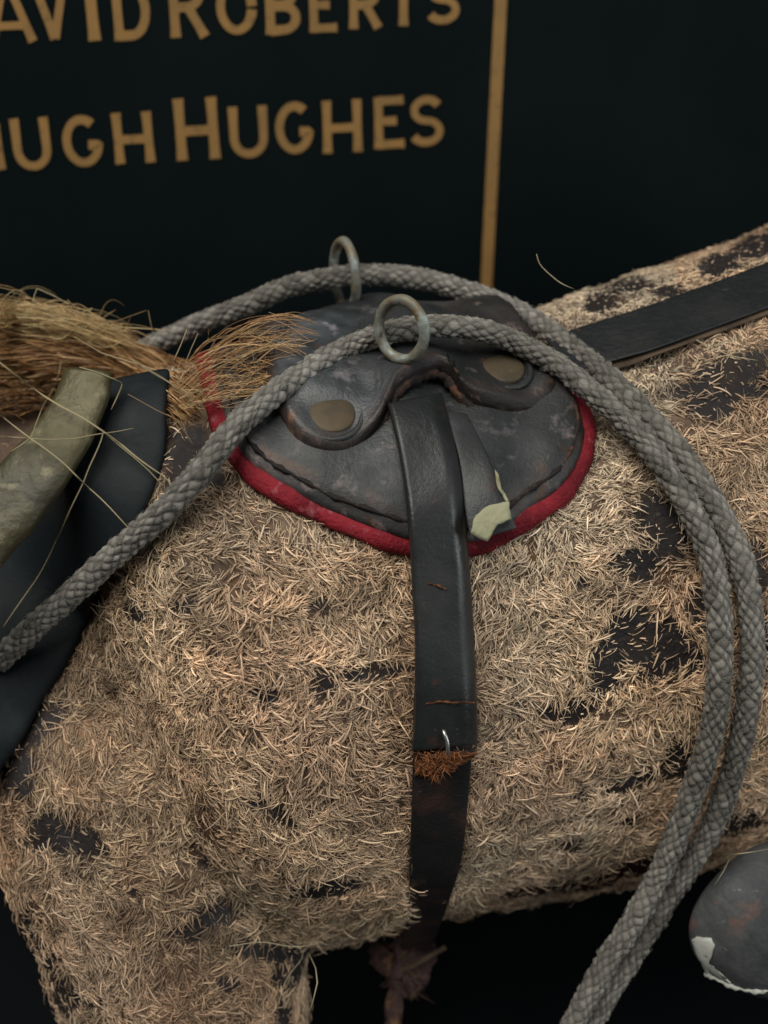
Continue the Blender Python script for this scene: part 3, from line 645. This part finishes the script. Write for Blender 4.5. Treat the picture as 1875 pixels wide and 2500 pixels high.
# ------------------------------------------------------------------ hair builders
def hair_mesh(name, pts, rad, cols, m, parent):     # pts (N,K,3), rad (N,K), cols (N,3)
    N_, K, _ = pts.shape; T = np.gradient(pts, axis=1); T /= np.linalg.norm(T, axis=2)[..., None] + 1e-12
    ref = rng.normal(size=(N_, 1, 3)); A = np.cross(T, ref); A /= np.linalg.norm(A, axis=2)[..., None] + 1e-12; B = np.cross(T, A)
    V = np.empty((N_, K, 3, 3), np.float32)
    for j in range(3): t = 2 * math.pi * j / 3; V[:, :, j] = pts + rad[..., None] * (A * math.cos(t) + B * math.sin(t))
    base = (np.arange(N_) * K * 3)[:, None, None, None]; kk = (np.arange(K - 1) * 3)[None, :, None, None]; jj = np.arange(3)[None, None, :, None]
    q = np.concatenate([base + kk + jj, base + kk + (jj + 1) % 3, base + kk + 3 + (jj + 1) % 3, base + kk + 3 + jj], axis=3).reshape(-1, 4)
    me = bpy.data.meshes.new(name); me.vertices.add(N_ * K * 3); me.vertices.foreach_set('co', V.ravel())
    me.loops.add(q.size); me.loops.foreach_set('vertex_index', q.ravel().astype(np.int32))
    me.polygons.add(len(q)); me.polygons.foreach_set('loop_start', (np.arange(len(q)) * 4).astype(np.int32)); me.polygons.foreach_set('loop_total', np.full(len(q), 4, np.int32))
    me.update(calc_edges=True); me.shade_smooth(); attr(me, 'tint', np.repeat(cols, K * 3, axis=0))
    return put(link(name, me, m), parent)

for (o_, V_, L_, T__, N__, B__, TH__) in fuzz:
    ns = 9000; ii = rng.integers(2, V_.shape[0] - 2, ns); jj_ = rng.integers(0, V_.shape[1], ns); p0 = V_[ii, jj_]
    nn = np.cos(TH__[ii, jj_])[:, None] * N__[ii] + np.sin(TH__[ii, jj_])[:, None] * B__[ii]
    dd = T__[ii] * rng.normal(0, 1, (ns, 1)) + np.cross(T__[ii], nn) * rng.normal(0, .8, (ns, 1)); dd /= np.linalg.norm(dd, axis=1)[:, None]
    ll = rng.uniform(.0006, .0017, ns)[:, None, None]; tt = np.linspace(0, 1, 4)[None, :, None]
    pz_ = p0[:, None] + ll * (dd[:, None] * tt + nn[:, None] * (.55 * tt * (1.2 - tt) + .02))
    cz = np.array([.29, .275, .235]) * rng.uniform(.6, 1.5, (ns, 1)); fo = hair_mesh('fuzz', pz_, np.tile([.00005, .00005, .00004, .00002], (ns, 1)), cz, M['rope'], o_); fo['kind'] = 'stuff'
# ------------------------------------------------------------------ coat
bodyme.calc_loop_triangles(); tri = np.empty(len(bodyme.loop_triangles) * 3, np.int32); bodyme.loop_triangles.foreach_get('vertices', tri); tri = tri.reshape(-1, 3)
a_, b_, c_ = bc[tri[:, 0]], bc[tri[:, 1]], bc[tri[:, 2]]; cr_ = np.cross(b_ - a_, c_ - a_); ar = np.linalg.norm(cr_, axis=1) / 2; tn = cr_ / (2 * ar[:, None] + 1e-15)
cen = (a_ + b_ + c_) / 3; tpx, tpy, td = proj(cen); view = (CAMn - cen); view /= np.linalg.norm(view, axis=1)[:, None]; facing = (tn * view).sum(1)
vis = (facing > -.15) & (tpx > -120) & (tpx < 1990) & (tpy > 380) & (tpy < 2600)
wgt = ar * np.where(vis, 1.0, np.where(tn @ np.array(Nn) > -.3, .75, .25)); NH = 500000
pick = rng.choice(len(tri), NH, p=wgt / wgt.sum()); u1 = rng.random(NH); v1 = rng.random(NH); fl_ = u1 + v1 > 1; u1[fl_], v1[fl_] = 1 - u1[fl_], 1 - v1[fl_]
root = a_[pick] + u1[:, None] * (b_[pick] - a_[pick]) + v1[:, None] * (c_[pick] - a_[pick]); nrm = tn[pick]
px, py, _ = proj(root); near_face = facing[pick] > -.1
bald = np.zeros(NH)
# (x, y, rx, ry, tilt deg)
patches = [(1607, 1258, 52, 48, 20), (1650, 1320, 40, 40, 60), (1553, 1367, 52, 26, -10), (1571, 1405, 16, 16, 0), (1575, 1548, 95, 52, 10), (1625, 1602, 82, 46, 0), (1481, 1630, 32, 56, 20), (455, 1110, 40, 70, 10), (520, 1165, 20, 16, 0), (1398, 1740, 44, 22, -30), (1340, 1735, 16, 14, 0),
           (1654, 1855, 26, 46, 20), (1560, 1900, 50, 10, -15), (1500, 1920, 20, 9, 0), (1405, 1940, 14, 8, 0), (1540, 1995, 12, 10, 0), (1400, 2064, 15, 9, 0),
           (130, 2025, 62, 44, 15), (215, 2055, 34, 24, 10), (40, 1900, 34, 40, 0), (629, 1955, 16, 11, 0), (690, 1990, 36, 12, 30), (800, 2165, 85, 17, -12), (520, 2232, 54, 24, -15), (455, 2276, 32, 18, 0), (640, 2320, 100, 17, 8), (735, 2335, 42, 30, 0),
           (700, 2385, 26, 34, 0), (690, 2480, 14, 30, 0), (930, 1640, 72, 13, -5), (870, 1650, 34, 8, 0), (791, 1668, 16, 28, -20), (640, 1695, 34, 16, 0), (450, 1480, 26, 18, 0), (780, 1480, 26, 14, 0), (1420, 1420, 14, 9, 0), (330, 1500, 20, 14, 0),
           (1770, 940, 125, 40, -14), (1725, 992, 52, 26, 10), (1800, 885, 90, 12, -16), (1753, 645, 42, 22, -10), (1850, 598, 70, 26, -14), (1521, 697, 66, 12, -8), (1470, 737, 34, 20, -10), (1640, 712, 30, 8, 0),
           (100, 1755, 70, 36, -50), (60, 1860, 26, 20, 0), (52, 2245, 16, 44, -20), (95, 2330, 24, 72, -33), (160, 2430, 24, 46, -25), (230, 2440, 22, 10, 0), (560, 2405, 16, 10, 0), (330, 2180, 10, 7, 0), (500, 2110, 10, 7, 0),
           (1290, 2175, 60, 10, -8), (1420, 2160, 110, 14, -8), (1560, 2120, 90, 20, -12), (1800, 2010, 90, 16, -15), (1700, 1480, 14, 40, 0), (1850, 1400, 16, 80, 5), (1860, 1560, 22, 50, 0)]
nz = vnoise(root, 700, 21) * .26 + vnoise(root, 1500, 22) * .16
for (x, y, rx, ry, tl) in [(a, b, c_ + 11, d_ + 7, e_) for a, b, c_, d_, e_ in patches]:
    c, s = math.cos(R(tl)), math.sin(R(tl)); dx, dy = px - x, py - y; uu = (dx * c + dy * s) / rx; vv = (-dx * s + dy * c) / ry
    bald = np.maximum(bald, 1.35 - np.sqrt(uu * uu + vv * vv) + nz)
bald = np.clip((bald - .15) / .35, 0, 1) * near_face
thin = np.clip((vnoise(root, 260, 31) - .62) * 2.2, 0, .7)              # thin worn places
vb = np.zeros(nv); vz = vnoise(bc, 700, 21) * .26 + vnoise(bc, 1500, 22) * .16
for (x, y, rx, ry, tl) in [(a, b, c_ + 11, d_ + 7, e_) for a, b, c_, d_, e_ in patches]:
    c, s = math.cos(R(tl)), math.sin(R(tl)); dx, dy = cpx - x, cpy - y; uu = (dx * c + dy * s) / rx; vv = (-dx * s + dy * c) / ry
    vb = np.maximum(vb, 1.45 - np.sqrt(uu * uu + vv * vv) + vz)
vb = np.clip((vb - .1) / .4, 0, 1)[:, None]
attr(bodyme, 'tint', tint * (vb * 1.0 + (1 - vb) * np.array([4.6, 3.5, 2.4])))
keep = rng.random(NH) > np.maximum(bald * .93, thin)
# nothing grows under the saddle, the girth strap, the crupper or the collar
so = (root - np.array(AX)) @ np.array(U); qq = root - np.array(AX) - np.outer(so, np.array(U)); ph = np.arctan2(qq @ np.array(Nn), qq[:, 2])
po = pad; ang = np.arctan2((po[:, 1]) * .09, po[:, 0] - smid); rad_ = np.hypot(po[:, 1] * .09, po[:, 0] - smid); od = np.argsort(ang)
ra = np.hypot(ph * .09, so - smid); aa = np.arctan2(ph * .09, so - smid); keep &= ~((ra < np.interp(aa, ang[od], rad_[od], period=2 * np.pi) * .99) & (qq[:, 2] > -.03))
lx = np.interp(py, [1300, 1582, 1921, 2232], [1000, 1014, 1006, 995]); rx_ = np.interp(py, [1300, 1582, 1921, 2091, 2232], [1150, 1162, 1146, 1128, 1088])
keep &= ~((px > lx + 5) & (px < rx_ - 5) & (py > 1300) & (py < 2400) & near_face)
ct = np.interp(px, [p_[0] for p_ in cl], [p_[1] for p_ in cl]); cb = np.interp(px, [p_[0] for p_ in cr], [p_[1] for p_ in cr])
keep &= ~((px > 1330) & (py > ct + 2) & (py < cb + 3) & near_face)
lr_ = np.interp(py, [900, 1034, 1183, 1458, 1526, 1673, 1814], [400, 400, 385, 283, 237, 147, 0]); keep &= ~((px < lr_ - 14) & (py < 1830) & near_face)
# under the mane the withers show bare dark leather
keep &= ~((px < 560) & (py < 1150 - (px - 400) * .5) & (px > 330) & near_face & (rng.random(NH) < .8))
stub = bald[keep] > .5
root, nrm, px, py, near_face = root[keep], nrm[keep], px[keep], py[keep], near_face[keep]; n = len(root)
# growth direction: down and back with strong swirling
down = np.array([0, 0, -1.0]); back = np.array(U)
th = 1.2 * vnoise(root, 120, 41) + 1.8 * vnoise(root, 460, 42) + rng.normal(0, .42, n)
tdir = down[None] * 1.0 + back[None] * .25; tdir = np.repeat(tdir, n, 0); tdir -= nrm * (tdir * nrm).sum(1)[:, None]; tdir /= np.linalg.norm(tdir, axis=1)[:, None] + 1e-9
side = np.cross(nrm, tdir); flip = np.where(rng.random(n) < .3, math.pi, 0) * (rng.random(n) < .7)
g = np.cos(th + flip)[:, None] * tdir + np.sin(th + flip)[:, None] * side
L = np.clip(rng.lognormal(math.log(.0031), .42, n), .0012, .0085); L = np.where(stub, L * rng.uniform(.2, 1.0, n), L); short = np.clip((py - 0) * 0, 0, 1)
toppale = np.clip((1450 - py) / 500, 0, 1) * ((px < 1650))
L = L * (.93 - .25 * toppale); L = np.where((py < 900) & (px > 1200), L * .6, L)
lift = np.abs(rng.normal(.30, .26, n)) + .03; K = 5
t = np.linspace(0, 1, K)[None, :, None]; bend = rng.normal(0, .16, n)[:, None, None]; bend2 = rng.normal(0, .22, n)[:, None, None]
sd_ = np.cross(nrm, g)
pts = root[:, None] + L[:, None, None] * (g[:, None] * t + sd_[:, None] * bend * t * t + nrm[:, None] * (lift[:, None, None] * t * (1.25 - .75 * t) + .02 + bend2 * t ** 2 * .15))
r0 = np.where(rng.random(n) < .5, np.clip(rng.normal(.00011, .00003, n), .00006, .0002), np.clip(rng.normal(.00024, .00007, n), .00010, .00045)); taper = np.array([1, 1, .9, .75, .3])[None]
rad2 = r0[:, None] * taper
p1 = np.array([.72, .49, .33]); p2 = np.array([.69, .58, .43]); p3 = np.array([.40, .23, .13]); p4 = np.array([.84, .64, .42])
m1 = np.clip(.5 + .45 * vnoise(root, 60, 51) + rng.normal(0, .22, n), 0, 1)[:, None]; m2 = np.clip(.25 + .8 * vnoise(root, 95, 52) + rng.normal(0, .25, n), 0, 1)[:, None]
cc = p1 * (1 - m1) + p4 * m1; cc = cc * (1 - .65 * m2) + p3 * .65 * m2
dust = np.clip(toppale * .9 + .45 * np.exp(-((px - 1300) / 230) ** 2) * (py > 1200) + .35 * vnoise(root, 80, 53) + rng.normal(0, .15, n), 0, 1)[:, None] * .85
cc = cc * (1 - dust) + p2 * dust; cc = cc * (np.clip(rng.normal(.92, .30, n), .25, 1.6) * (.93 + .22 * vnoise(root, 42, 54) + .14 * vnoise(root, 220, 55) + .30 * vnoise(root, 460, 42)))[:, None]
coat = hair_mesh('coat', pts, rad2, cc, M['hair'], horse); coat['kind'] = 'stuff'; coat['label'] = 'coarse straw-coloured hair of the coat'
print('coat hairs', n)

fp = []; nf = 150
for _ in range(nf):
    x = random.triangular(1008, 1155, 1055); y = 1834 + random.random() * 72 * max(.12, 1 - abs(x - 1058) / 85); a = random.gauss(1.2, 1.3); l = random.uniform(8, 34); d = strapdep(y) - .0099
    fp.append([tuple(P(x + l * t * math.cos(a), y + l * t * math.sin(a), d - .0012 * t * (1 - t) * 4)) for t in (0, .33, .66, 1)])
ff = hair_mesh('rust_fibre', np.array(fp), np.tile([.00011, .00011, .00009, .00004], (nf, 1)), np.array([.30, .12, .05]) * rng.uniform(.35, 1.5, (nf, 1)), M['hair'], saddle); ff['kind'] = 'stuff'
fp = []; nf = 130
for _ in range(nf):
    x = random.gauss(985, 26); y = random.uniform(2270, 2430); a = random.gauss(1.6, .8); l = random.uniform(10, 38); d = dE - random.uniform(.002, .011)
    fp.append([tuple(P(x + l * t * math.cos(a) + 6 * math.sin(3 * t + x), y + l * t * math.sin(a), d)) for t in (0, .33, .66, 1)])
ff = hair_mesh('frayed_fibre', np.array(fp), np.tile([.00013, .00012, .00009, .00004], (nf, 1)), np.array([.17, .10, .075]) * rng.uniform(.35, 1.6, (nf, 1)), M['hair'], saddle); ff['kind'] = 'stuff'
# ------------------------------------------------------------------ mane
mt = []
def strands(N_, top_, bot_, hgt, rad, cols, t_rng=(0, 1), jit=9, lift=(0, .012), wild=.0):
    """strands running between two pixel edge curves"""
    A = catmull([(x, y, 0) for x, y in top_], 40); B_ = catmull([(x, y, 0) for x, y in bot_], 40); out, rr, cc_ = [], [], []
    K_ = 14
    for _ in range(N_):
        v0 = random.random(); v1_ = min(1, max(0, v0 + random.gauss(0, .22))); a = random.uniform(t_rng[0], t_rng[1] * .75) - .05; b = a + random.uniform(.25, .75); b = min(b, t_rng[1] + random.uniform(-.08, .02))
        if b - a < .1: continue
        amp = random.gauss(0, jit); ph_ = random.uniform(0, 6); h_ = random.uniform(*lift); kink = random.random() < .12; kt = random.uniform(.6, .9); kd = (random.gauss(0, 16), random.gauss(0, 16))
        p_ = []
        for i in range(K_):
            t = i / (K_ - 1); q = max(0, min(1, a + (b - a) * t)) * 39; i0 = int(min(38, q)); fq = q - i0; vv = v0 + (v1_ - v0) * t
            pa = A[i0] * (1 - fq) + A[i0 + 1] * fq; pb = B_[i0] * (1 - fq) + B_[i0 + 1] * fq; z = pa * (1 - vv) + pb * vv
            x, y = z[0] + amp * .3 * math.sin(t * 3 + ph_), z[1] + amp * math.sin(t * 3.0 + ph_)
            if kink and t > kt: x += kd[0] * (t - kt) * 6; y += kd[1] * (t - kt) * 6
            base = hgt(x, y); edge = 1 - abs(2 * vv - 1) ** 2
            p_.append(P(x, y, base - h_ * (.35 + .65 * edge) * (1 - .6 * t) - .001))
        out.append([tuple(v) for v in p_]); rr.append(rad * random.choice((.5, .7, .8, 1.0, 1.35)) * np.r_[np.ones(K_ - 3), .9, .7, .3]); c = random.choice(cols); b_ = random.uniform(.6, 1.25); cc_.append([x * b_ for x in c])
    return np.array(out), np.array(rr), np.array(cc_)
def mh(x, y):
    h = hit(max(-200, x), max(y, 900 + max(0, 300 - x) * .05)); d = h[2] if h[0] is not None else .34
    return min(d, .36) + (.0 if y > 950 else 0)
depc = {}
def mhc(x, y):
    key = (round(x / 20), round(y / 20))
    if key not in depc: depc[key] = mh(key[0] * 20, key[1] * 20)
    return depc[key]
oc = [(.48, .25, .10), (.60, .35, .15), (.30, .15, .055), (.66, .44, .22), (.50, .31, .16), (.22, .11, .045)]
mA = strands(2600, [(-160, 745), (0, 748), (110, 762), (230, 800), (340, 850), (440, 905), (500, 955), (540, 985)], [(-160, 950), (0, 945), (120, 925), (230, 925), (330, 952), (420, 1000), (455, 1022), (490, 1035)], mhc, .00019, oc, (0, .93), 15, (0, .018))
mB = strands(210, [(430, 920), (490, 850), (590, 790), (700, 770), (790, 800)], [(440, 1010), (500, 1000), (570, 985), (640, 965), (700, 930)], lambda x, y: mhc(x, y) - .0145, .00011, oc[:5] + [(.6, .45, .24)], (0, .99), 11, (0, .008))
mC = strands(260, [(-150, 900), (0, 905), (90, 925), (150, 960)], [(-150, 1020), (0, 1010), (80, 1000), (130, 990)], lambda x, y: mhc(x, y) - .004, .00016, oc[2:3] + [(.15, .08, .035)], (0, 1), 8, (0, .006))
mD = strands(300, [(-40, 735), (60, 745), (160, 765), (260, 795), (350, 830)], [(-40, 800), (60, 800), (160, 815), (260, 840), (350, 870)], lambda x, y: mhc(x, y) - .010, .00014, [(.62, .48, .24), (.58, .38, .17)], (0, .95), 22, (.004, .016))
allp = np.concatenate([m[0] for m in (mA, mB, mC, mD)]); allr = np.concatenate([m[1] for m in (mA, mB, mC, mD)]); allc = np.concatenate([m[2] for m in (mA, mB, mC, mD)])
mane = hair_mesh('mane', allp, allr, allc, M['mane'], horse); mane['label'] = 'coarse orange-brown horsehair mane'
z3 = lambda u, v: (u / 2.212, 650 + v / 2.212)
lng = [([(-40, 490), (120, 615), (290, 735), (440, 815), (560, 895), (650, 960), (760, 1050), (885, 1135)], .00052), ([(560, 895), (640, 965), (720, 1030), (800, 1100), (880, 1185)], .00034),
       ([(-40, 770), (60, 850), (150, 920), (250, 990), (350, 1070), (450, 1170), (560, 1270), (700, 1420)], .00036), ([(-40, 915), (100, 925), (250, 935), (400, 930), (520, 908), (620, 895), (720, 875)], .00026),
       ([(560, 890), (540, 960), (480, 1090), (450, 1170), (400, 1270), (340, 1400), (270, 1560), (205, 1680), (120, 1800), (20, 1945)], .00042), ([(330, 505), (320, 570), (290, 660), (240, 740), (190, 860), (160, 930), (60, 1000)], .00026),
       ([(430, 545), (530, 575), (640, 620), (660, 632), (640, 690), (600, 775)], .00040), ([(120, 130), (100, 185), (80, 205)], .0003), ([(375, 205), (290, 160), (200, 120), (185, 160), (175, 205)], .00028), ([(0, 115), (60, 128), (118, 132), (95, 200)], .00024),
       ([(330, 205), (375, 200), (370, 180)], .00022), ([(540, 290), (620, 300), (700, 270), (800, 235), (825, 360)], .00024), ([(1010, 340), (975, 430), (940, 505)], .00026), ([(1070, 360), (1030, 450), (1000, 525)], .00026),
       ([(600, 300), (760, 320), (900, 360)], .00016), ([(440, 250), (500, 225), (480, 245)], .00026), ([(1360, 440), (1380, 560), (1430, 600)], .00018), ([(1200, 620), (1270, 670), (1330, 690), (1240, 720), (1200, 860)], .00018),
       ([(700, 500), (860, 590), (1000, 680), (1110, 770)], .00026), ([(760, 540), (900, 620), (1010, 700), (1120, 820)], .00030), ([(690, 690), (850, 780), (960, 830), (1040, 960)], .00018), ([(400, 380), (550, 470), (750, 530), (950, 600), (1150, 720)], .00030)]
pp_, rr_, cc_ = [], [], []
for seq, r_ in lng:
    pz = [z3(*q) for q in seq]; pz = [tuple(q) for q in catmull([(x, y, 0) for x, y in pz], 22)[:, :2]] if len(pz) > 5 else pz; d_ = [min(topd(x, y), mhc(x, y) - (.020 if y < 905 else .0)) - .0035 for x, y in pz]; d_ = [min(d_[max(0, i - 2):i + 3]) for i in range(len(d_))]
    c = catmull([P(x, y, d) for (x, y), d in zip(pz, d_)], 14) if len(pz) > 50 else np.array([np.array(P(*[np.interp(t, range(len(pz)), [q[0] for q in pz]), np.interp(t, range(len(pz)), [q[1] for q in pz])], np.interp(t, range(len(pz)), d_))) for t in np.linspace(0, len(pz) - 1, 26)])
    pp_.append(c); rr_.append(r_ * .62 * np.r_[np.ones(23), .9, .75, .5]); cc_.append([.40, .33, .19] if r_ > .00024 else [.34, .22, .10])
o = hair_mesh('mane_strand', np.array(pp_), np.array(rr_), np.array(cc_), M['mane'], horse); o['label'] = 'loose pale long hairs lying across the collar'
# a few long wild hairs on the back, the belly and the leg
wild = []
for seq in ([(1310, 620), (1318, 645), (1340, 668), (1370, 692), (1400, 705)], [(1400, 712), (1480, 706), (1530, 720), (1560, 748)], [(755, 2330), (775, 2380), (768, 2430), (755, 2470), (740, 2500)], [(1810, 2010), (1790, 2070), (1770, 2120), (1745, 2160)], [(1750, 2092), (1800, 2085), (1850, 2078), (1890, 2070)], [(700, 2300), (740, 2330), (700, 2390), (680, 2450)],
            [(1700, 830), (1740, 850), (1790, 870), (1850, 880)], [(1730, 850), (1760, 838), (1800, 825)], [(560, 2310), (640, 2300), (720, 2312), (790, 2300)]):
    ds = []
    for (x, y) in seq:
        h = hit(x, y + (40 if y < 700 else -60 if y > 2250 else 0)); ds.append((h[2] if h[0] is not None else .30) - .006)
    wild.append(catmull([P(x, y, d) for (x, y), d in zip(seq, ds)], 12))
for w_ in wild: hair_mesh('loose_hair', w_[None], (np.r_[np.ones(9), .8, .6, .3] * .00019)[None], np.array([[.45, .38, .25]]), M['hair'], horse)
